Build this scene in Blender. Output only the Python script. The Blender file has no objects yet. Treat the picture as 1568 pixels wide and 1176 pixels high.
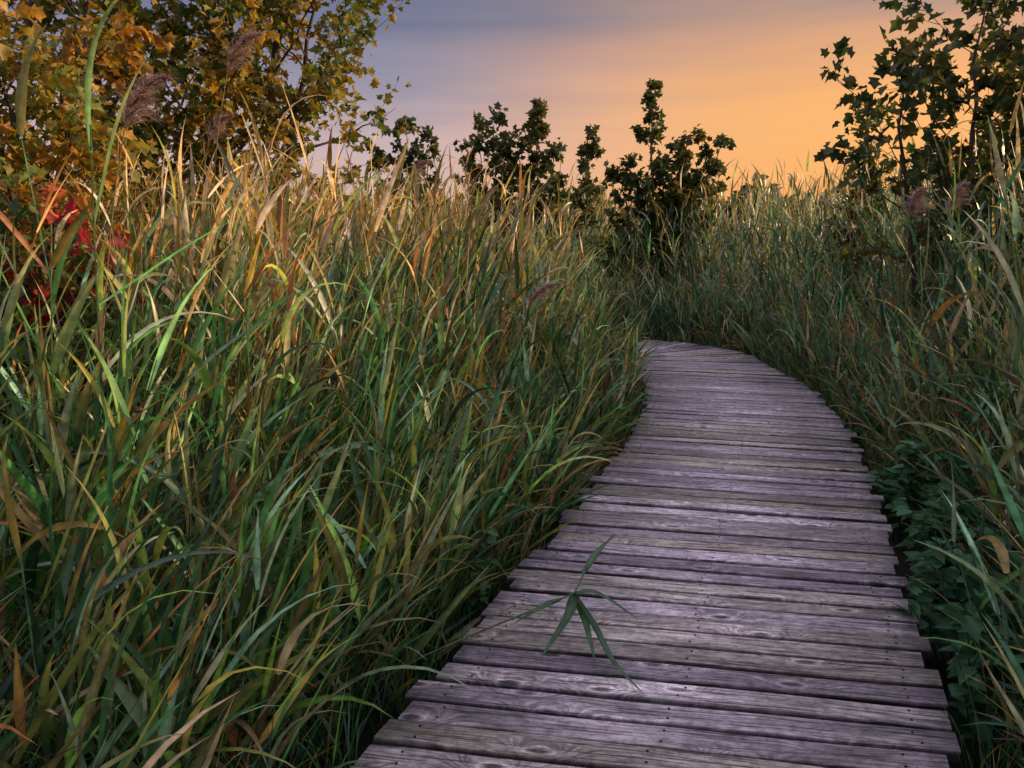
import bpy, math, numpy as np
from mathutils import Vector
rng=np.random.default_rng(31)
R=math.radians
scene=bpy.context.scene
U=rng.uniform
def NR(m,s,n): return rng.normal(m,s,n)
def sstep(x,a,b):
    t=np.clip((x-a)/(b-a),0,1); return t*t*(3-2*t)

# ------------------------------------------------------------------ batches
class Batch:
    def __init__(s): s.v=[];s.c=[];s.f=[];s.m=[];s.n=0
    def add(s,v,faces,c,mat=0):
        v=np.asarray(v,float).reshape(-1,3); c=np.asarray(c,float).reshape(-1,3)
        s.v.append(v); s.c.append(c)
        if not isinstance(faces,list): faces=[faces]
        for f in faces:
            s.f.append(np.asarray(f,int)+s.n); s.m.append(np.full(len(f),mat,int))
        s.n+=len(v)
    def build(s,name,mats,smooth=True):
        me=bpy.data.meshes.new(name)
        V=np.concatenate(s.v);C=np.concatenate(s.c)
        me.vertices.add(len(V)); me.vertices.foreach_set('co',V.ravel())
        L=np.concatenate([f.ravel() for f in s.f])
        tot=np.concatenate([np.full(len(f),f.shape[1],int) for f in s.f])
        me.loops.add(len(L)); me.loops.foreach_set('vertex_index',L)
        me.polygons.add(len(tot))
        st=np.concatenate([[0],np.cumsum(tot)[:-1]])
        me.polygons.foreach_set('loop_start',st)
        me.polygons.foreach_set('material_index',np.concatenate(s.m))
        me.polygons.foreach_set('use_smooth',np.full(len(tot),smooth))
        me.update(calc_edges=True)
        a=me.attributes.new('Col','FLOAT_COLOR','POINT')
        a.data.foreach_set('color',np.hstack([C,np.ones((len(C),1))]).ravel())
        for m in mats: me.materials.append(m)
        o=bpy.data.objects.new(name,me); scene.collection.objects.link(o)
        return o

def blades(B,P,az,el,L,W,droop,tw0,tw1,c0,c1,seg=6,fold=False,stem=False,curl=None):
    N=len(P)
    if N==0: return
    t=np.linspace(0,1,seg+1)
    curl=np.zeros(N) if curl is None else curl
    A=az[:,None]+curl[:,None]*t
    E=el[:,None]-droop[:,None]*t**1.7
    st=(L/seg)[:,None]
    T=np.stack([np.cos(E)*np.cos(A),np.cos(E)*np.sin(A),np.sin(E)],-1)
    d=T*st[...,None]
    C=np.zeros((N,seg+1,3)); C[:,1:]=np.cumsum((d[:,1:]+d[:,:-1])/2,1); C+=P[:,None,:]
    S0=np.stack([-np.sin(A),np.cos(A),0*A],-1)
    Nn=np.cross(T,S0)
    tw=tw0[:,None]+tw1[:,None]*t
    S=np.cos(tw)[...,None]*S0+np.sin(tw)[...,None]*Nn
    NN=np.cross(T,S)
    if stem: w=W[:,None]*(1-.55*t)
    else: w=W[:,None]*np.clip((1-t)**.85,0.02,1)*(.45+.75*np.minimum(1,t*3.3))
    w=w[...,None]*.5
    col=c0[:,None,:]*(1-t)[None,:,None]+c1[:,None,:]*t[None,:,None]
    if fold:
        V=np.stack([C-S*w,C-NN*w*.45,C+S*w],2); k=3
        cc=np.stack([col,col*1.3,col],2)
    else:
        V=np.stack([C-S*w,C+S*w],2);k=2
        cc=np.stack([col,col],2)
    base=(np.arange(N)*(seg+1)*k)[:,None]+(np.arange(seg)*k)[None,:]
    fs=[]
    for j in range(k-1):
        f=np.stack([base+j,base+j+1,base+k+j+1,base+k+j],-1).reshape(-1,4); fs.append(f)
    B.add(V.reshape(-1,3),fs,cc.reshape(-1,3))
    return C

# ------------------------------------------------------------------ materials
def nt(m):
    m.use_nodes=True; t=m.node_tree; t.nodes.clear(); return t
def leaf_mat(name,trans=.35,rough=.5,gain=1.0,spec=.35):
    m=bpy.data.materials.new(name); t=nt(m); n=t.nodes; l=t.links
    a=n.new('ShaderNodeAttribute'); a.attribute_name='Col'
    tc=n.new('ShaderNodeTexCoord')
    no=n.new('ShaderNodeTexNoise'); no.inputs['Scale'].default_value=22; no.inputs['Detail'].default_value=3
    l.new(tc.outputs['Object'],no.inputs['Vector'])
    mr=n.new('ShaderNodeMapRange'); mr.inputs[1].default_value=.3; mr.inputs[2].default_value=.7; mr.inputs[3].default_value=.55*gain; mr.inputs[4].default_value=1.35*gain
    l.new(no.outputs['Fac'],mr.inputs[0])
    mx=n.new('ShaderNodeVectorMath'); mx.operation='SCALE'
    l.new(a.outputs['Color'],mx.inputs[0]); l.new(mr.outputs[0],mx.inputs['Scale'])
    p=n.new('ShaderNodeBsdfPrincipled'); p.inputs['Roughness'].default_value=rough; p.inputs['Specular IOR Level'].default_value=spec
    l.new(mx.outputs[0],p.inputs['Base Color'])
    tr=n.new('ShaderNodeBsdfTranslucent')
    m2=n.new('ShaderNodeVectorMath'); m2.operation='MULTIPLY'; m2.inputs[1].default_value=(1.5,1.45,.9)
    l.new(mx.outputs[0],m2.inputs[0]); l.new(m2.outputs[0],tr.inputs['Color'])
    ms=n.new('ShaderNodeMixShader'); ms.inputs[0].default_value=trans
    l.new(p.outputs[0],ms.inputs[1]); l.new(tr.outputs[0],ms.inputs[2])
    o=n.new('ShaderNodeOutputMaterial'); l.new(ms.outputs[0],o.inputs[0])
    return m
M_reed=leaf_mat('reed_leaf',.28,.38,1.36,.5)
M_leaf=leaf_mat('tree_leaf',.35,.5,1.12)
def bark_mat():
    m=bpy.data.materials.new('bark'); t=nt(m); n=t.nodes;l=t.links
    tc=n.new('ShaderNodeTexCoord'); mp=n.new('ShaderNodeMapping'); mp.inputs['Scale'].default_value=(30,30,6)
    no=n.new('ShaderNodeTexNoise'); no.inputs['Scale'].default_value=1
    l.new(tc.outputs['Object'],mp.inputs[0]); l.new(mp.outputs[0],no.inputs['Vector'])
    cr=n.new('ShaderNodeValToRGB'); cr.color_ramp.elements[0].color=(.03,.023,.018,1); cr.color_ramp.elements[1].color=(.11,.085,.065,1)
    l.new(no.outputs['Fac'],cr.inputs[0])
    p=n.new('ShaderNodeBsdfPrincipled'); p.inputs['Roughness'].default_value=.85
    l.new(cr.outputs[0],p.inputs['Base Color'])
    b=n.new('ShaderNodeBump'); b.inputs['Strength'].default_value=.5; b.inputs['Distance'].default_value=.01
    l.new(no.outputs['Fac'],b.inputs['Height']); l.new(b.outputs[0],p.inputs['Normal'])
    o=n.new('ShaderNodeOutputMaterial'); l.new(p.outputs[0],o.inputs[0]); return m
M_bark=bark_mat()

# ------------------------------------------------------------------ path layout (world metres)
cy=np.array([-2.5,-1,0,1,2.05,2.39,2.83,3.40,4.35,5.38,6.6,8.1,9.64])
cx=np.array([-1.25,-.72,-.36,.03,.44,.58,.75,.98,1.33,1.72,2.12,2.42,2.42])
ph_y=np.array([-2.5,2,4,6,8,9.64]); ph_a=np.radians([9,9,11,14,14,12])
HW=.885
bounds=[]
y=-2.0
while y<9.6:
    x=np.interp(y,cy,cx)
    sl=(np.interp(y+.6,cy,cx)-np.interp(y-.6,cy,cx))/1.2
    x=(np.interp(y+.35,cy,cx)+np.interp(y-.35,cy,cx)+x)/3
    ph=np.interp(y,ph_y,ph_a); a=np.array([math.cos(ph),-math.sin(ph)]); nrm=np.array([math.sin(ph),math.cos(ph)])
    tg=np.array([sl,1.]); tg/=np.linalg.norm(tg)
    en=np.array([tg[1],-tg[0]])
    hl=HW/abs(a@en)
    c=np.array([x,y]); bounds.append((c-a*hl,c+a*hl))
    y+=U(.117,.131)/(tg@nrm)*tg[1]
NEARN=len(bounds)
piv=np.array([1.2,9.9]); ang=-12+3.5
while ang<90:
    d=np.array([math.cos(R(ang)),math.sin(R(ang))]); bounds.append((piv+d*.36,piv+d*2.15)); ang+=4.3
x=1.2
while x>-6: bounds.append((np.array([x,10.26]),np.array([x,12.05]))); x-=.13
cen=np.array([(a+b)/2 for a,b in bounds])
Larr=np.array([b[0] for b in bounds]); Rarr=np.array([b[1] for b in bounds])
def dist_path(P):
    out=np.full(len(P),1e9)
    Q=np.concatenate([Larr*(1-u)+Rarr*u for u in np.linspace(0,1,9)])
    for i in range(0,len(P),4000):
        p=P[i:i+4000]
        out[i:i+4000]=np.sqrt(((p[:,None,:]-Q[None])**2).sum(-1)).min(1)
    return np.maximum(out-.07,0)

# ------------------------------------------------------------------ boardwalk
def wood_mat():
    m=bpy.data.materials.new('weathered_wood'); t=nt(m); n=t.nodes; l=t.links
    g=n.new('ShaderNodeAttribute'); g.attribute_name='grain'
    c=n.new('ShaderNodeAttribute'); c.attribute_name='Col'
    def mapping(sc):
        mp=n.new('ShaderNodeMapping'); mp.inputs['Scale'].default_value=sc; l.new(g.outputs['Vector'],mp.inputs[0]); return mp.outputs[0]
    def math_(op,a,b=None,clamp=False):
        x=n.new('ShaderNodeMath'); x.operation=op; x.use_clamp=clamp
        for i,vv in enumerate((a,b)):
            if vv is None: continue
            if isinstance(vv,(int,float)): x.inputs[i].default_value=vv
            else: l.new(vv,x.inputs[i])
        return x.outputs[0]
    def mrange(v,a,b,c_,d_):
        x=n.new('ShaderNodeMapRange'); x.interpolation_type='SMOOTHSTEP'
        l.new(v,x.inputs[0]); 
        for i,q in enumerate((a,b,c_,d_)): x.inputs[i+1].default_value=q
        return x.outputs[0]
    def noise(vec,det,ro=.5):
        x=n.new('ShaderNodeTexNoise'); x.noise_dimensions='2D'; x.inputs['Scale'].default_value=1; x.inputs['Detail'].default_value=det; x.inputs['Roughness'].default_value=ro
        l.new(vec,x.inputs['Vector']); return x.outputs['Fac']
    vo=n.new('ShaderNodeTexVoronoi'); vo.voronoi_dimensions='2D'; vo.inputs['Scale'].default_value=1
    l.new(mapping((1.9,5.0,0)),vo.inputs['Vector'])
    D=vo.outputs['Distance']
    warp=mrange(D,0,.42,1,0)
    sx=n.new('ShaderNodeSeparateXYZ'); l.new(g.outputs['Vector'],sx.inputs[0])
    wn=noise(mapping((1.3,5,0)),2)
    yy=math_('ADD',math_('MULTIPLY',sx.outputs[1],120),math_('ADD',math_('MULTIPLY',warp,10),math_('MULTIPLY',wn,9)))
    cx_=n.new('ShaderNodeCombineXYZ'); l.new(math_('MULTIPLY',sx.outputs[0],2.4),cx_.inputs[0]); l.new(yy,cx_.inputs[1])
    grain=noise(cx_.outputs[0],5,.75)
    crack=mrange(noise(mapping((2.4,105,0)),2),.34,.40,.25,1)
    blotch=mrange(noise(mapping((2.0,8,0)),5,.65),.32,.68,.60,1.2)
    spot=mrange(noise(mapping((22,34,0)),4,.75),.35,.6,.62,1.1)
    gcol=mrange(grain,.38,.62,.50,1.2)
    kn=mrange(D,.04,.085,.32,1)
    halo=math_('MULTIPLY',mrange(D,.06,.09,0,1),mrange(D,.09,.17,1,0))
    ring=math_('MULTIPLY',math_('SINE',math_('MULTIPLY',D,140)),math_('MULTIPLY',mrange(D,.06,.24,1,0),.22))
    sky_sheen=mrange(sx.outputs[2],.0,.38,1.32,.80)  # reflected-sky streak painted into the plank colour, brightest along the centre
    endd=mrange(sx.outputs[2],.44,.5,1,.6)
    f=math_('MULTIPLY',math_('MULTIPLY',gcol,blotch),math_('MULTIPLY',crack,kn))
    f=math_('MULTIPLY',math_('MULTIPLY',f,math_('MULTIPLY',sky_sheen,endd)),spot)
    f=math_('ADD',f,math_('MULTIPLY',halo,.40))
    f=math_('MULTIPLY',f,math_('ADD',ring,1))
    sc=n.new('ShaderNodeVectorMath'); sc.operation='SCALE'; l.new(c.outputs['Color'],sc.inputs[0]); l.new(f,sc.inputs['Scale'])
    p=n.new('ShaderNodeBsdfPrincipled'); l.new(sc.outputs[0],p.inputs['Base Color'])
    p.inputs['Specular IOR Level'].default_value=.5
    l.new(mrange(grain,.3,.7,.60,.40),p.inputs['Roughness'])
    b=n.new('ShaderNodeBump'); b.inputs['Strength'].default_value=.9; b.inputs['Distance'].default_value=.004
    l.new(math_('MULTIPLY',grain,crack),b.inputs['Height']); l.new(b.outputs[0],p.inputs['Normal'])
    o=n.new('ShaderNodeOutputMaterial'); l.new(p.outputs[0],o.inputs[0]); return m
M_wood=wood_mat()
def simple(name,col,rough=.7,metal=0):
    m=bpy.data.materials.new(name); t=nt(m); n=t.nodes;l=t.links
    p=n.new('ShaderNodeBsdfPrincipled'); p.inputs['Roughness'].default_value=rough; p.inputs['Metallic'].default_value=metal
    tc=n.new('ShaderNodeTexCoord'); no=n.new('ShaderNodeTexNoise'); no.inputs['Scale'].default_value=9; no.inputs['Detail'].default_value=5
    l.new(tc.outputs['Object'],no.inputs['Vector'])
    cr=n.new('ShaderNodeValToRGB'); cr.color_ramp.elements[0].position=.3; cr.color_ramp.elements[1].position=.7
    cr.color_ramp.elements[0].color=(*[k*.55 for k in col],1); cr.color_ramp.elements[1].color=(*[k*1.4 for k in col],1)
    l.new(no.outputs['Fac'],cr.inputs[0]); l.new(cr.outputs[0],p.inputs['Base Color'])
    o=n.new('ShaderNodeOutputMaterial'); l.new(p.outputs[0],o.inputs[0]); return m
M_nail=simple('rusty_nail',(.03,.022,.02),.5,.6)
M_beam=simple('support_timber',(.04,.034,.03),.85)

walk=bpy.data.objects.new('boardwalk',None); scene.collection.objects.link(walk)
PB=Batch(); grainv=[]; NB=Batch()
NS=10
for i in range(len(bounds)-1):
    l0,r0=bounds[i]; l1,r1=bounds[i+1]
    ax=(r0-l0)/np.linalg.norm(r0-l0); 
    jl=U(-.045,.035); jr=U(-.035,.045)
    uu=np.linspace(0,1,NS+1)
    A=l0[None]*(1-uu)[:,None]+r0[None]*uu[:,None]; Bq=l1[None]*(1-uu)[:,None]+r1[None]*uu[:,None]
    off=np.zeros(NS+1); off[0]=jl; off[-1]=jr
    A=A+ax*off[:,None]; Bq=Bq+ax*off[:,None]
    cr=Bq-A; wl=np.linalg.norm(cr,axis=1)[:,None]; cn=cr/wl
    gA=.004+U(0,.004)+rng.normal(0,.0014,(NS+1,1)); gB=.004+U(0,.004)+rng.normal(0,.0014,(NS+1,1))
    A2=A+cn*gA; B2=Bq-cn*gB
    wd=np.linalg.norm(B2-A2,axis=1)
    z0=rng.normal(0,.004); tilt=rng.normal(0,.003); warp=rng.normal(0,.003)
    zz=z0+tilt*(uu-.5)*2+warp*(2*uu-1)**2
    th=.038
    prof=[(0,-th),(0,-.011),(.022,-.0035),(.07,0),(.5,U(-.001,.0016)),(.93,0),(.978,-.0035),(1,-.011),(1,-th)]
    cup=U(-.007,.007)
    V=np.zeros((NS+1,len(prof),3)); G=np.zeros_like(V)
    Ln=np.linalg.norm(r0-l0); ru=U(0,30)
    for k,(pv,pz) in enumerate(prof):
        xy=A2*(1-pv)+B2*pv
        V[:,k,:2]=xy; V[:,k,2]=zz+pz+cup*(pv-.5)
        G[:,k,0]=ru+uu*Ln; G[:,k,1]=i*3.37+pv*wd
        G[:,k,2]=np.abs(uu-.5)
    k=len(prof)
    fs=[]
    for s in range(NS):
        for q in range(k):
            q2=(q+1)%k
            fs.append([s*k+q,s*k+q2,(s+1)*k+q2,(s+1)*k+q])
    caps=[[*range(k)],[NS*k+q for q in range(k-1,-1,-1)]]
    tone=math.exp(rng.normal(.02,.22))
    warm=U(0,1)**1.5
    col=np.array([.46,.375,.48])*(1-warm)+np.array([.46,.405,.36])*warm
    col=np.clip(col*tone,0,.75)
    cc=np.tile(col,(NS+1)*k).reshape(NS+1,k,3)
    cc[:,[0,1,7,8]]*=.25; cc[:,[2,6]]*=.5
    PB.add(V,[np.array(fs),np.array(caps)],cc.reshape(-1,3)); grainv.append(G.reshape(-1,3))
    if i<120:
        for fr in (.07,.5,.93):
            for pv in (.25,.75):
                fr2=fr+rng.normal(0,.004)
                s=A2[0]*(1-fr2)+A2[-1]*fr2; e=B2[0]*(1-fr2)+B2[-1]*fr2
                c=s*(1-pv)+e*pv; an=np.linspace(0,2*np.pi,9)[:-1]
                zt=z0+tilt*(fr-.5)*2+warp*(2*fr-1)**2+cup*(pv-.5)+.0018
                ring=np.stack([c[0]+.0052*np.cos(an),c[1]+.0052*np.sin(an),np.full(8,zt)],-1)
                ring2=ring.copy(); ring2[:,2]-=.012
                NB.add(np.vstack([ring,ring2]),[np.array([list(range(8))]),np.array([[q,(q+8),((q+1)%8)+8,(q+1)%8] for q in range(8)])],np.zeros((16,3)))
planks=PB.build('planks',[M_wood],smooth=False)
ga=planks.data.attributes.new('grain','FLOAT_VECTOR','POINT'); ga.data.foreach_set('vector',np.concatenate(grainv).ravel())
planks.parent=walk
nails=NB.build('nails',[M_nail]); nails.parent=walk
BB=Batch()
def box(B,p0,p1,w,z0,z1):
    d=(p1-p0)/np.linalg.norm(p1-p0); s=np.array([-d[1],d[0]])*w/2
    q=[p0-s,p0+s,p1+s,p1-s]
    V=[(*k,z0) for k in q]+[(*k,z1) for k in q]
    B.add(V,np.array([[0,3,2,1],[4,5,6,7],[0,1,5,4],[1,2,6,5],[2,3,7,6],[3,0,4,7]]),np.zeros((8,3)))
for fr in (.07,.5,.93):
    for i in range(0,len(bounds)-6,6):
        a=Larr[i]*(1-fr)+Rarr[i]*fr; b=Larr[i+6]*(1-fr)+Rarr[i+6]*fr
        box(BB,a,b,.05,-.2,-.054)
for i in range(4,len(bounds)-4,14):
    for fr in (.05,.95):
        a=Larr[i]*(1-fr)+Rarr[i]*fr
        box(BB,a-np.array([.05,0]),a+np.array([.05,0]),.1,-.6,-.205)
bm=BB.build('beams',[M_beam],smooth=False); bm.parent=walk

# ------------------------------------------------------------------ ground
GZ=-.35
def build_ground():
    n=140; xs=np.sign(np.linspace(-1,1,n))*np.abs(np.linspace(-1,1,n))**3*600
    X,Y=np.meshgrid(xs,xs+0)
    Z=GZ+.05*np.sin(X*1.3+.5*Y)*np.cos(Y*1.1)*np.exp(-(X**2+Y**2)/900)
    V=np.stack([X,Y,Z],-1).reshape(-1,3)
    i=np.arange(n*n).reshape(n,n)
    f=np.stack([i[:-1,:-1],i[:-1,1:],i[1:,1:],i[1:,:-1]],-1).reshape(-1,4)
    B=Batch(); B.add(V,f,np.zeros_like(V)); return B.build('ground',[simple('marsh_soil',(.022,.026,.018),.95)])
build_ground()

# ------------------------------------------------------------------ reeds
GREEN=np.array([[.022,.075,.030],[.040,.125,.045],[.06,.17,.055],[.13,.25,.17],[.13,.25,.05],[.030,.095,.05],[.018,.05,.025]])
BLUEG=np.array([[.022,.070,.035],[.040,.12,.06],[.06,.17,.09],[.15,.25,.18],[.035,.09,.045],[.10,.20,.05],[.018,.045,.025]])
GOLD=np.array([[.54,.32,.12],[.64,.46,.28],[.50,.30,.06],[.34,.15,.04],[.60,.46,.33],[.36,.32,.07]])
def pick(pal,n,w=None): return pal[rng.choice(len(pal),n,p=w)]*np.exp(NR(0,.33,(n,1)))
def reeds(B,P2,H,wind,spread,nl,LL,WW,gold,pal,seg=6,fold=False,stemw=.007,leanmax=.32,dmax=.7):
    N=len(P2)
    if N==0: return
    P=np.column_stack([P2,np.full(N,GZ-.02)])
    az=wind+NR(0,.9,N); el=R(86)-np.abs(NR(0,.10,N)); dr=U(.03,leanmax,N)
    g=np.clip(gold(H+GZ,P2)+NR(0,.15,N),0,1)[:,None]
    sc=pick(pal,N)*.9*(1-g*.8)+pick(GOLD,N)*g*.6
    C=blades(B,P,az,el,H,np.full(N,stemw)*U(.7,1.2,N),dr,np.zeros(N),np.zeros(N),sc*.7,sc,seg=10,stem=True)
    if fold: blades(B,P,az,el,H,np.full(N,stemw),dr,np.full(N,1.57),np.zeros(N),sc*.7,sc,seg=10,stem=True)
    plant=NR(0,.2,N); pt=np.exp(NR(0,.22,(N,1)))
    for k in range(nl):
        t=np.clip(.12+.88*(k+U(.2,1,N))/nl,0,.999)
        f=t*10; i=f.astype(int); fr=(f-i)[:,None]; ar=np.arange(N)
        p=C[ar,i]*(1-fr)+C[ar,i+1]*fr
        q=rng.random(N)<.90
        a=wind+NR(0,spread,N)+np.where(rng.random(N)<.22,np.pi,0)
        e=R(45)+t*R(30)+NR(0,.2,N)
        L=LL*U(.6,1.25,N)*(.75+.5*np.sin(np.pi*t)) ; W=WW*U(.5,1.35,N)
        d=U(.0,dmax,N)+np.where(rng.random(N)<.20,1.1,0)
        gg=np.clip(gold(p[:,2],p[:,:2])+plant+NR(0,.25,N),0,1)[:,None]
        c=(pick(pal,N)*(1-gg)+pick(GOLD,N)*gg)*pt
        brown=rng.random(N)<.025; c[brown]=np.array([.28,.12,.05])
        dry=(rng.random(N)<.25)&(t<.4); c[dry]=np.array([.18,.13,.07])*U(.5,1.2,(dry.sum(),1))
        tipd=(rng.random(N)<.22)[:,None]
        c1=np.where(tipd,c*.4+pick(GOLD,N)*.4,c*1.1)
        blades(B,p[q],a[q],e[q],L[q],W[q],d[q],U(-1.1,1.1,N)[q],U(-1.2,1.2,N)[q],c[q],c1[q],seg=seg,fold=fold,curl=NR(0,.22,N)[q])

def scatter(n,x0,x1,y0,y1,dmin,cond=None):
    P=np.column_stack([U(x0,x1,n),U(y0,y1,n)])
    m=(np.abs(P[:,0])<P[:,1]*.95+2.6)
    P=P[m]; D=dist_path(P); m=D>dmin
    P=P[m];D=D[m]
    if cond is not None:
        m=cond(P,D); P=P[m];D=D[m]
    return P,D
def is_left(P): return P[:,0]<np.where(P[:,1]<9.9,np.interp(P[:,1],cen[:NEARN,1],cen[:NEARN,0]),-99)
def inner(P): return (P[:,1]<10.3)&is_left(P)
def camclear(P,r): return np.hypot(P[:,0],P[:,1])>r
def weedy(P,D): return (P[:,0]>0)&(P[:,1]>2.4)&(P[:,1]<4.9)&(D<.42)&~is_left(P)

gl=lambda z,P: sstep(z,.90,1.95)*.80
gr=lambda z,P: sstep(z,1.5,2.6)*.40
gf=lambda z,P: sstep(z,1.1,2.5)*.6

# --- left bank
BL=Batch()
def clearing(P): return 1-.36*sstep(-P[:,0]/(P[:,1]+.2),.52,.62)*(P[:,1]>2.4)
P,D=scatter(2300,-5,1.7,.9,6.2,.13,lambda P,D:inner(P)&camclear(P,1.45))
H=(.85+1.5*sstep(D,.05,1.7))*U(.70,1.08,len(P))*clearing(P)
near=P[:,1]<4.5
reeds(BL,P[near],H[near],.15,.8,8,.48,.034,gl,GREEN,7,True,.008)
reeds(BL,P[~near],H[~near],.15,.8,8,.46,.032,gl,GREEN,6,False)
P,D=scatter(2200,-8,1.7,6.2,10.4,.12,lambda P,D:inner(P))
H=(.8+1.6*sstep(D,.0,1.7))*U(.72,1.1,len(P))
reeds(BL,P,H,.15,.9,8,.46,.032,gl,GREEN,5)
P,D=scatter(2000,-12,2.2,12.0,17,.1)
H=(1.25+1.2*sstep(D,0,2.2))*U(.75,1.1,len(P))
reeds(BL,P,H,.2,1.0,7,.5,.034,gf,GREEN,4)
hp=np.array([[-1.25,1.75],[-1.45,2.15],[-1.55,2.65],[-1.75,2.6],[-1.35,2.75],[-1.1,2.2],[-1.8,3.1],[-1.0,2.7],[-.75,3.2],[-1.0,1.9],[-.8,2.3]])
reeds(BL,hp,np.array([1.3,1.7,2.4,2.1,1.7,1.1,2.4,1.0,1.1,.9,.8]),.1,.6,9,.56,.036,lambda z,P:sstep(z,1.4,2.6)*.5,GREEN[[2,3,5,1,4]],9,True,.010)
BL.build('reed_bed',[M_reed])

# --- right bank
BR=Batch()
right=lambda P,D:(~is_left(P))&(P[:,0]>0)&camclear(P,1.5)&~weedy(P,D)
P,D=scatter(2400,.9,6.5,1.0,7.0,.14,right)
H=(.85+1.85*sstep(D,.05,1.4))*U(.7,1.12,len(P))
near=P[:,1]<4.5
reeds(BR,P[near],H[near],2.6,1.2,8,.46,.032,gr,BLUEG,7,True)
reeds(BR,P[~near],H[~near],2.6,1.2,8,.46,.032,gr,BLUEG,6)
P,D=scatter(3200,2.2,13,7.0,14,.14,lambda P,D:(P[:,0]>2.6)|(P[:,1]>12))
H=(.9+1.85*sstep(D,.0,2.0)+.02*(P[:,1]-7))*U(.72,1.12,len(P))
reeds(BR,P,H,2.4,1.2,8,.48,.034,gr,BLUEG,5)
hp=np.array([[2.55,3.2],[2.75,3.6],[2.85,4.1],[3.0,3.9],[2.75,4.4],[3.2,4.6]])
reeds(BR,hp,np.array([1.8,2.1,2.2,2.3,1.9,2.4]),2.7,.9,9,.55,.040,lambda z,P:sstep(z,1.5,2.6)*.3,BLUEG[[2,3,1,5]],9,True,.011)
BR.build('reed_bed',[M_reed])
# --- far marsh
BF=Batch()
P,D=scatter(3400,-26,30,15,34,1)
H=3.05*U(.75,1.12,len(P))
reeds(BF,P,H,.5,1.2,6,.62,.05,gf,GREEN,3,stemw=.014)
BF.build('marsh_reeds',[M_reed])

# --- low grass
BG=Batch()
def grass(n,x0,x1,y0,y1,dmax,L0,L1,pal,cond,wid=.009,seg=5,goldp=.18):
    P,D=scatter(n,x0,x1,y0,y1,.0,lambda P,D:(D<dmax)&(D>.05)&camclear(P,1.3)&cond(P,D))
    N=len(P)
    N2=N*6; Q=np.repeat(P,6,0)+NR(0,.02,(N2,2)); DD=np.repeat(D,6)
    p=np.column_stack([Q,np.full(N2,GZ)])
    L=U(L0,L1,N2)*(.55+.65*np.clip(DD/.8,0,1)) 
    c=pick(pal,N2); gm=rng.random(N2)<goldp; c[gm]=pick(GOLD,gm.sum())*.6
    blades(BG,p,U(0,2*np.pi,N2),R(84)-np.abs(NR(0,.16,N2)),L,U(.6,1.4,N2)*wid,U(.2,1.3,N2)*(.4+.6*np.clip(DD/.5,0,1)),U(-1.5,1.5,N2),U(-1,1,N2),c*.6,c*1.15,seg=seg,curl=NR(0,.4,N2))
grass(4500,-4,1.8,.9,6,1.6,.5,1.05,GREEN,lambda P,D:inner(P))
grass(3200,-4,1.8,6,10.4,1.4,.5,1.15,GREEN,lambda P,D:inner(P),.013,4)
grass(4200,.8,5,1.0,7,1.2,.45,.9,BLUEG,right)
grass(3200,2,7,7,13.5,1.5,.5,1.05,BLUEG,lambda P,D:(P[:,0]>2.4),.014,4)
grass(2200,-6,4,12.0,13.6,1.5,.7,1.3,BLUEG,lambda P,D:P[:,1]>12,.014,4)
BG.build('marsh_grass',[M_reed])

# ------------------------------------------------------------------ leaf shapes
MAPLE=(np.array([[0,0],[.12,.42],[.33,.26],[.62,.50],[.68,.24],[1.0,0],[.68,-.24],[.62,-.50],[.33,-.26],[.12,-.42]]),
       [[0,1,2,3,4,5],[0,5,6,7,8,9]])
OVAL=(np.array([[0,0],[.2,.22],[.5,.3],[.8,.16],[1.05,0],[.8,-.16],[.5,-.3],[.2,-.22]]),
      [[0,1,2,3,4],[0,4,5,6,7]])
def leaves(B,P,A,Nv,S,C,tmpl,mat=0):
    T,F=tmpl; N=len(P)
    A=A/np.linalg.norm(A,axis=1)[:,None]
    Sd=np.cross(Nv,A); Sd/=np.linalg.norm(Sd,axis=1)[:,None]+1e-9
    Nn=np.cross(A,Sd)
    fold=U(.1,.6,N); bend=U(-.1,.5,N)
    V=(P[:,None,:]+A[:,None,:]*(T[None,:,0:1]*S[:,None,None])+Sd[:,None,:]*(T[None,:,1:2]*S[:,None,None])
       +Nn[:,None,:]*((np.abs(T[None,:,1])*fold[:,None]-T[None,:,0]**2*bend[:,None])*S[:,None])[...,None])
    k=len(T); b=(np.arange(N)*k)[:,None]
    B.add(V.reshape(-1,3),[b+np.array(f)[None] for f in F],np.repeat(C,k,0),mat)
def tube(B,pts,rad,sides=6,mat=1,col=.08):
    pts=np.asarray(pts,float); n=len(pts)
    T=np.gradient(pts,axis=0); T/=np.linalg.norm(T,axis=1)[:,None]+1e-9
    ref=np.array([.31,.95,.1]); S=np.cross(T,ref); S/=np.linalg.norm(S,axis=1)[:,None]; N2=np.cross(T,S)
    an=np.linspace(0,2*np.pi,sides+1)[:-1]
    V=pts[:,None,:]+(S[:,None,:]*np.cos(an)[None,:,None]+N2[:,None,:]*np.sin(an)[None,:,None])*np.asarray(rad)[:,None,None]
    f=[[i*sides+j,i*sides+(j+1)%sides,(i+1)*sides+(j+1)%sides,(i+1)*sides+j] for i in range(n-1) for j in range(sides)]
    B.add(V,np.array(f),np.ones((n*sides,3))*np.array(col),mat)
def curve(a,b,bow,n=8,jit=.02):
    a=np.array(a,float);b=np.array(b,float);t=np.linspace(0,1,n)[:,None]
    L=np.linalg.norm(b-a); m=(a+b)/2+np.array(bow)*L
    p=(1-t)**2*a+2*t*(1-t)*m+t*t*b
    j=rng.normal(0,jit*L*.5,(n,3)); j[0]=0; j[-1]=0
    return p+j
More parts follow.
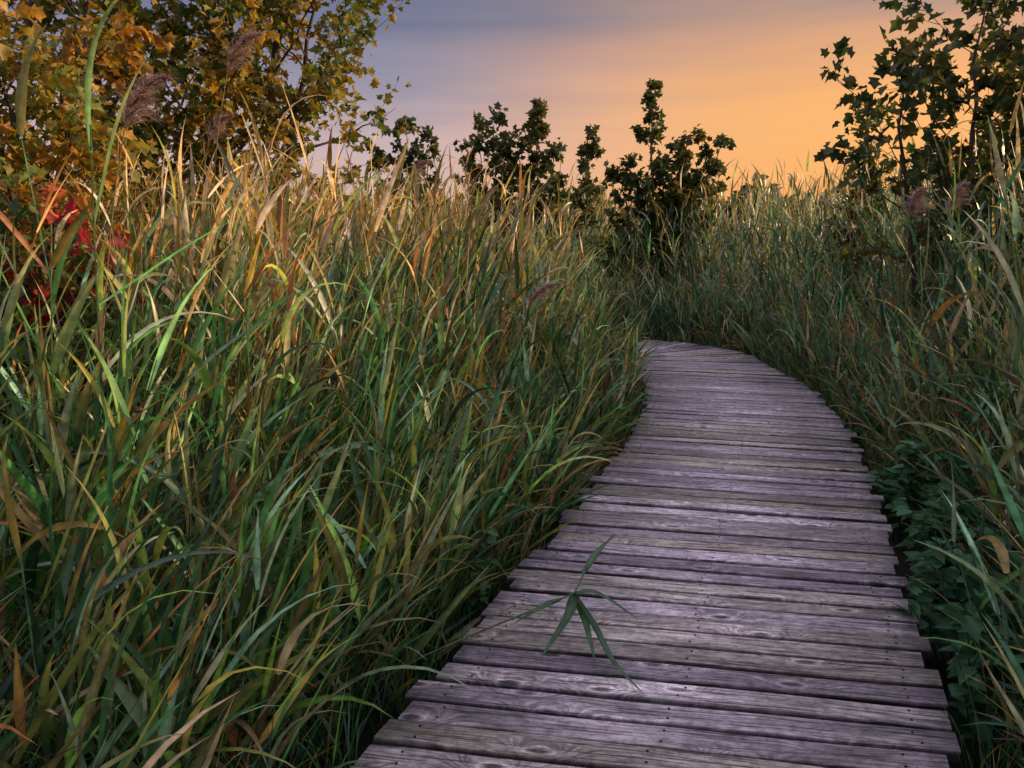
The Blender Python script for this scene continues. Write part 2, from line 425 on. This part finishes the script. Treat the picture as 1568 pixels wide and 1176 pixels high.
def tree(name,base,tips,R0,nlimb,limbL,t0,leaf,perT,pal,prof,elev=(20,55),tmpl=MAPLE,ntw=5,weights=None):
    B=Batch(); base=np.array([base[0],base[1],GZ-.05]); LP=[];LD=[];LC=[]
    for tp in tips:
        tp=base+np.array(tp); H=np.linalg.norm(tp-base)
        n=14; tr=curve(base,tp,(rng.normal(0,.05),rng.normal(0,.05),.03),n,.012)
        rr=R0*(1-np.linspace(0,1,n))**.8+.004; rr[0]*=1.35
        tube(B,tr,rr,8)
        for i in range(nlimb):
            t=t0+(1-t0)*(i+U(.1,.9))/nlimb
            f=t*(n-1);k=min(int(f),n-2); s=tr[k]*(1-(f-k))+tr[k+1]*(f-k)
            az=i*2.4+U(-.5,.5); e=R(U(*elev)); Ll=limbL*prof((t-t0)/(1-t0))*U(.7,1.15)
            d=np.array([math.cos(az)*math.cos(e),math.sin(az)*math.cos(e),math.sin(e)])
            lm=curve(s,s+d*Ll,(0,0,-.08),7,.03)
            r1=max(.004,R0*(1-t)**.8*.55)
            tube(B,lm,np.linspace(r1,.0025,7),5)
            lc=pal[rng.choice(len(pal),p=weights)]
            for q in range(ntw):
                u=.2+.8*(q+U(0,1))/ntw; m=min(int(u*6),5); s2=lm[m]*(1-(u*6-m))+lm[m+1]*(u*6-m)
                d2=d+rng.normal(0,.6,3); d2[2]+=.1; d2/=np.linalg.norm(d2)
                tl=Ll*U(.22,.5)*(1.1-.4*u)+.08
                tw=curve(s2,s2+d2*tl,(0,0,-.05),4,.03)
                tube(B,tw,np.linspace(.004,.0015,4),3)
                w=U(.15,1.1,perT)[:,None]; LP.append(s2+(tw[-1]-s2)*w+rng.normal(0,.045,(perT,3))); LD.append(np.tile(d2,(perT,1))); LC.append(np.tile(lc,(perT,1)))
    LP=np.concatenate(LP);LD=np.concatenate(LD);LC=np.concatenate(LC); N=len(LP)
    A=LD*.6+NR(0,.6,(N,3)); A[:,2]-=.35
    Nv=NR(0,.6,(N,3)); Nv[:,2]+=.7
    C=(pal[rng.choice(len(pal),N,p=weights)]*.55+LC*.45)*U(.7,1.3,(N,1))
    leaves(B,LP,A,Nv,leaf*U(.6,1.2,N),C,tmpl,0)
    return B.build(name,[M_leaf,M_bark])
YEL=np.array([[.38,.25,.03],[.20,.22,.035],[.08,.13,.03],[.44,.24,.03],[.04,.08,.022]])
ORG=np.array([[.48,.24,.03],[.46,.17,.02],[.34,.24,.03],[.12,.16,.03]])
RED=np.array([[.45,.03,.05],[.38,.05,.03],[.46,.14,.03],[.15,.03,.03]])
OLV=np.array([[.045,.075,.022],[.07,.10,.025],[.14,.12,.03],[.03,.05,.018]])
egg=lambda t: .45+.75*math.sin(math.pi*min(1,.15+t*.85))**.8
cone=lambda t: 1.05-.8*t
W1=[.24,.22,.26,.10,.18]
tree('maple_tree',(-3.3,8.2),[(.2,0,5.9),(1.15,.3,5.7),(-1.1,-.2,5.6),(.8,-.4,4.8),(1.3,0,4.7)],.07,21,1.2,.3,.10,15,YEL,egg,weights=W1,ntw=6)
tree('maple_tree',(-4.5,6.7),[(-.3,0,5.2),(.6,.1,4.9),(1.2,-.3,4.1),(.4,-.5,3.6)],.06,18,1.05,.15,.095,14,np.vstack([YEL[:3],ORG]),egg,weights=[.20,.20,.22,.12,.07,.11,.08],ntw=6)
tree('maple_tree',(-5.4,10.8),[(0,0,5.6),(1.2,0,4.4)],.06,16,1.2,.2,.13,9,YEL,egg,weights=W1)
tree('maple_sapling',(-3.0,4.5),[(0,0,3.2),(-.4,.1,3.0),(.25,.2,2.5)],.03,14,.55,.2,.09,10,np.vstack([ORG,YEL[1:3]]),egg,weights=[.18,.11,.17,.14,.20,.20])
tree('sumac_shrub',(-2.5,4.15),[(0,0,2.2),(.15,.1,1.9)],.02,7,.22,.5,.09,6,RED,egg,weights=[.45,.2,.2,.15])
tree('viburnum_shrub',(-2.45,3.85),[(0,0,1.9),(-.3,.1,2.2),(.25,.1,1.6),(-.6,0,2.0)],.02,10,.36,.25,.08,7,np.vstack([YEL[1:3],YEL[4:]]),egg,tmpl=OVAL)
# centre saplings
tree('maple_sapling',(-.35,15.0),[(0,0,4.2),(.45,0,3.7),(-.3,0,3.8)],.035,11,.55,.4,.15,7,OLV,egg)
tree('maple_sapling',(.5,15.0),[(.0,0,4.6),(.3,.2,3.8)],.035,12,.42,.4,.15,7,OLV,cone)
tree('maple_sapling',(1.5,14.6),[(0,0,3.9)],.03,11,.40,.4,.14,7,OLV,cone)
tree('alder_shrub',(2.55,14.0),[(-.1,0,4.6),(.6,0,3.9),(1.3,.1,3.75),(-.6,0,3.3),(.3,-.3,3.3),(1.0,-.2,3.2)],.04,14,.68,.25,.13,9,OLV,cone)
tree('alder_shrub',(-2.6,19),[(0,0,4.7),(.6,0,4.3),(-.8,0,4.2)],.04,13,.8,.3,.16,8,OLV,cone)
tree('alder_shrub',(4.6,20),[(0,0,3.3),(1.6,0,3.1),(-1.2,0,3.2)],.04,12,.7,.2,.16,9,OLV,cone)
# right trees
tree('maple_tree',(4.2,6.9),[(-.1,0,4.15),(.55,0,4.35),(-.75,.1,3.5),(.2,-.2,3.4),(1.0,.1,3.9)],.035,12,.74,.40,.12,8,OLV,egg,elev=(20,60))
tree('maple_sapling',(5.0,11.0),[(0,0,3.8),(.25,0,3.1)],.025,15,.42,.35,.10,7,OLV,cone)
tree('alder_shrub',(6.0,9.6),[(0,0,3.2),(.8,0,3.5),(-.6,0,2.9)],.03,13,.6,.3,.11,8,OLV,egg)

def belt():
    B=Batch(); N=26000
    ang=U(-65,65,N); r=U(75,110,N); nz=np.interp(ang,np.linspace(-70,70,60),U(4.0,7.5,60))
    z=GZ+nz*U(0,1,N)**.7*1.0
    P=np.column_stack([r*np.sin(np.radians(ang)),r*np.cos(np.radians(ang)),z])
    A=NR(0,1,(N,3));Nv=NR(0,1,(N,3)); C=OLV[rng.integers(0,4,N)]*1.2
    leaves(B,P,A,Nv,U(.8,1.5,N),C,OVAL,0); B.build('distant_trees',[M_leaf])
belt()

# ------------------------------------------------------------------ broadleaf weeds by the path
def weeds(name,spots,n,h,size,pal):
    B=Batch()
    for (x,y,r) in spots:
        for s in range(n):
            a=U(0,6.28);q=r*U(0,1)**.5; b=np.array([x+q*math.cos(a),y+q*math.sin(a),GZ])
            if dist_path(b[None,:2])[0]<.05: continue
            hh=h*U(.4,1.1)-GZ; tp=b+np.array([rng.normal(0,.09),rng.normal(0,.09),hh])
            st=curve(b,tp,(rng.normal(0,.08),rng.normal(0,.08),0),6,.02); tube(B,st,np.linspace(.004,.0015,6),4,0)
            k=14; t=U(.35,1,k); i=np.minimum((t*5).astype(int),4); fr=(t*5-i)[:,None]
            p=st[i]*(1-fr)+st[i+1]*fr; az=U(0,6.28,k)
            A=np.column_stack([np.cos(az),np.sin(az),U(-.3,.4,k)]); Nv=NR(0,.3,(k,3)); Nv[:,2]+=1
            leaves(B,p,A,Nv,size*U(.6,1.2,k),pal[rng.integers(0,len(pal),k)]*U(.7,1.3,(k,1)),OVAL,0)
    return B.build(name,[M_leaf])
weeds('broadleaf_weeds',[(1.85,2.6,.25),(1.98,2.95,.25),(2.1,3.3,.28),(2.2,3.65,.28),(2.3,4.0,.28),(2.45,4.35,.28),(2.6,4.7,.28),(2.5,3.6,.3),(3.3,6.3,.3)],20,.34,.10,BLUEG[[1,2,4]]*1.15)
weeds('broadleaf_weeds',[(.15,4.4,.25),(.3,5.2,.3),(-.3,3.4,.2),(.8,6.6,.25)],12,.35,.07,GREEN[:3]*.9)

# ------------------------------------------------------------------ plumes and bent reed
def ribbon(B,pts,w,c,n=14,roll=0):
    pts=np.array(pts,float); t=np.linspace(0,len(pts)-1,n)
    k=len(pts)
    Pp=np.vstack([2*pts[0]-pts[1],pts,2*pts[-1]-pts[-2]]); out=[]
    for q in t:
        i=min(int(q),k-2);f=q-i;p0,p1,p2,p3=Pp[i:i+4]
        out.append(.5*((2*p1)+(-p0+p2)*f+(2*p0-5*p1+4*p2-p3)*f*f+(-p0+3*p1-3*p2+p3)*f**3))
    C=np.array(out); T=np.gradient(C,axis=0);T/=np.linalg.norm(T,axis=1)[:,None]
    S=np.cross(T,[0,0,1.]); S/=np.linalg.norm(S,axis=1)[:,None]+1e-9; Nn=np.cross(S,T)
    S2=S*math.cos(roll)+Nn*math.sin(roll); N2=np.cross(S2,T)
    u=np.linspace(0,1,n); ww=(w/2*np.clip((1-u)**.7,.03,1)*(.35+.75*np.minimum(1,u*3.5)))[:,None]
    V=np.stack([C-S2*ww,C-N2*ww*.4,C+S2*ww],1)
    f=[[i*3+j,i*3+j+1,i*3+j+4,i*3+j+3] for i in range(n-1) for j in range(2)]
    cc=np.array(c); B.add(V,np.array(f),np.tile(cc,n*3).reshape(-1,3)*np.repeat(np.stack([np.full(n,.9),np.full(n,1.35),np.full(n,.9)],1).ravel()[:,None],3,1))
B=Batch(); g=(.035,.085,.04)
tube(B,curve((-.8,2.60,-.22),(.25,2.745,.24),(0,0,.05),8,.01),np.linspace(.006,.004,8),6,0,(.08,.14,.05))
tube(B,curve((.25,2.745,.24),(.31,2.85,.30),(0,0,.0),4,.0),np.linspace(.004,.003,4),6,0,(.08,.14,.05))
ribbon(B,[(.29,2.82,.285),(.36,2.92,.34),(.47,3.12,.34)],.046,g,roll=.15)
ribbon(B,[(.24,2.745,.24),(.34,2.73,.25),(.50,2.66,.17)],.050,g,roll=.1)
ribbon(B,[(.25,2.75,.24),(.22,2.69,.17),(.11,2.57,.06)],.052,g,roll=.2)
ribbon(B,[(.25,2.75,.24),(.29,2.70,.15),(.32,2.57,.04)],.044,g,roll=-.2)
ribbon(B,[(.25,2.75,.24),(.33,2.68,.13),(.39,2.56,.05),(.48,2.40,.018)],.042,g,roll=.1)
ribbon(B,[(.20,2.74,.22),(.12,2.71,.2),(.00,2.66,.15)],.046,g,roll=.0)
ribbon(B,[(-.18,2.69,.06),(-.1,2.72,.09),(.02,2.78,.03)],.024,(.25,.13,.06),roll=.2)
B.build('bent_reed',[M_reed])

def plume(name,top,base,ln=.3,col=(.25,.17,.17),lean=.35):
    B=Batch(); top=np.array(top,float); base=np.array([base[0],base[1],GZ])
    st=curve(base,top,(-.06,0,.02),12,.004); tube(B,st,np.linspace(.005,.0025,12),5,0,(.2,.17,.08))
    N=520; t=U(0,1,N)**.8; dirv=(st[-1]-st[-2]); dirv/=np.linalg.norm(dirv)
    p=top+dirv*(t*ln)[:,None]+np.column_stack([lean*ln*t**2,0*t,-.35*ln*t**2])
    L=(.14*(1-t)+.03)*U(.6,1.2,N); c=np.array(col)*U(.6,1.3,(N,1))
    blades(B,p,NR(.1,.9,N),R(50)+NR(0,.3,N),L,np.full(N,.005),U(.6,2.0,N),U(-1,1,N),U(-1,1,N),c,c*1.2,seg=4)
    B.build(name,[M_reed])
for top,bs in [((-1.5,3.0,2.05),(-1.8,3.0)),((-1.45,4.0,2.45),(-1.75,4.0)),((.1,5.0,1.15),(-.3,5.1)),((2.62,5.0,1.75),(3.0,5.1)),((3.05,5.3,1.8),(3.4,5.4)),((-2.2,5.6,2.3),(-2.4,5.6)),((-.9,6.8,2.1),(-1.2,6.8))]:
    plume('reed_plume',top,bs)

# ------------------------------------------------------------------ sky, sun, camera
w=bpy.data.worlds.new("World"); scene.world=w; w.use_nodes=True
t=w.node_tree; n=t.nodes; l=t.links; n.clear()
SE,SA=R(16),R(77)
sky=n.new('ShaderNodeTexSky'); sky.sky_type='NISHITA'; sky.sun_disc=False; sky.sun_elevation=SE; sky.sun_rotation=SA
def MA(op,a,b=None,clamp=False):
    x=n.new('ShaderNodeMath'); x.operation=op; x.use_clamp=clamp
    for i,vv in enumerate((a,b)):
        if vv is None: continue
        if isinstance(vv,(int,float)): x.inputs[i].default_value=vv
        else: l.new(vv,x.inputs[i])
    return x.outputs[0]
tc=n.new('ShaderNodeTexCoord'); sp=n.new('ShaderNodeSeparateXYZ'); l.new(tc.outputs['Generated'],sp.inputs[0])
mp=n.new('ShaderNodeMapping'); mp.inputs['Rotation'].default_value=(0,R(16),0); mp.inputs['Scale'].default_value=(1.2,1.2,12)
l.new(tc.outputs['Generated'],mp.inputs[0])
no=n.new('ShaderNodeTexNoise'); no.inputs['Scale'].default_value=1.3; no.inputs['Detail'].default_value=4; l.new(mp.outputs[0],no.inputs['Vector'])
zz=MA('ADD',sp.outputs[2],MA('MULTIPLY',MA('SUBTRACT',no.outputs['Fac'],.5),.18))
def ramp(stops):
    c=n.new('ShaderNodeValToRGB'); e=c.color_ramp.elements
    while len(e)<len(stops): e.new(.5)
    for i,(p,col) in enumerate(stops): e[i].position=p; e[i].color=(*col,1)
    l.new(zz,c.inputs[0]); return c.outputs[0]
zen=(.90,.85,.98); mid=(.44,.42,.54)
cool=ramp([(0,(.68,.45,.40)),(.11,(.60,.43,.44)),(.18,(.30,.275,.36)),(.28,(.16,.165,.27)),(.5,mid),(.8,zen)])
warm=ramp([(0,(1.0,.36,.07)),(.13,(1.0,.45,.11)),(.2,(.74,.36,.17)),(.28,(.34,.24,.21)),(.5,mid),(.8,zen)])
hx=MA('SQRT',MA('ADD',MA('MULTIPLY',sp.outputs[0],sp.outputs[0]),MA('MULTIPLY',sp.outputs[1],sp.outputs[1])))
dt=MA('DIVIDE',MA('ADD',MA('MULTIPLY',sp.outputs[0],math.sin(R(38))),MA('MULTIPLY',sp.outputs[1],math.cos(R(38)))),MA('MAXIMUM',hx,.001))
mr=n.new('ShaderNodeMapRange'); mr.interpolation_type='SMOOTHSTEP'; l.new(dt,mr.inputs[0]); mr.inputs[1].default_value=.66; mr.inputs[2].default_value=.99
mx=n.new('ShaderNodeMix'); mx.data_type='RGBA'; l.new(mr.outputs[0],mx.inputs[0]); l.new(cool,mx.inputs[6]); l.new(warm,mx.inputs[7])
b1=n.new('ShaderNodeBackground'); l.new(mx.outputs[2],b1.inputs[0]); b1.inputs[1].default_value=.95
b2=n.new('ShaderNodeBackground'); l.new(sky.outputs[0],b2.inputs[0]); b2.inputs[1].default_value=.012
ad=n.new('ShaderNodeAddShader'); l.new(b1.outputs[0],ad.inputs[0]); l.new(b2.outputs[0],ad.inputs[1])
o=n.new('ShaderNodeOutputWorld'); l.new(ad.outputs[0],o.inputs[0])

sd=bpy.data.lights.new('sun','SUN'); sd.energy=5; sd.angle=R(.6); sd.color=(1,.66,.38)
so=bpy.data.objects.new('sun',sd); scene.collection.objects.link(so)
dv=Vector((math.sin(SA)*math.cos(SE),math.cos(SA)*math.cos(SE),math.sin(SE)))
so.rotation_euler=dv.to_track_quat('Z','Y').to_euler()

cd=bpy.data.cameras.new('camera'); co=bpy.data.objects.new('camera',cd); scene.collection.objects.link(co)
cd.lens=26; cd.sensor_width=36; cd.clip_end=2000; cd.clip_start=.05
co.location=(0,0,1.65); co.rotation_euler=(R(90-11.4),0,0)
scene.camera=co
scene.view_settings.view_transform='Standard'; scene.view_settings.look='None'; scene.view_settings.exposure=0
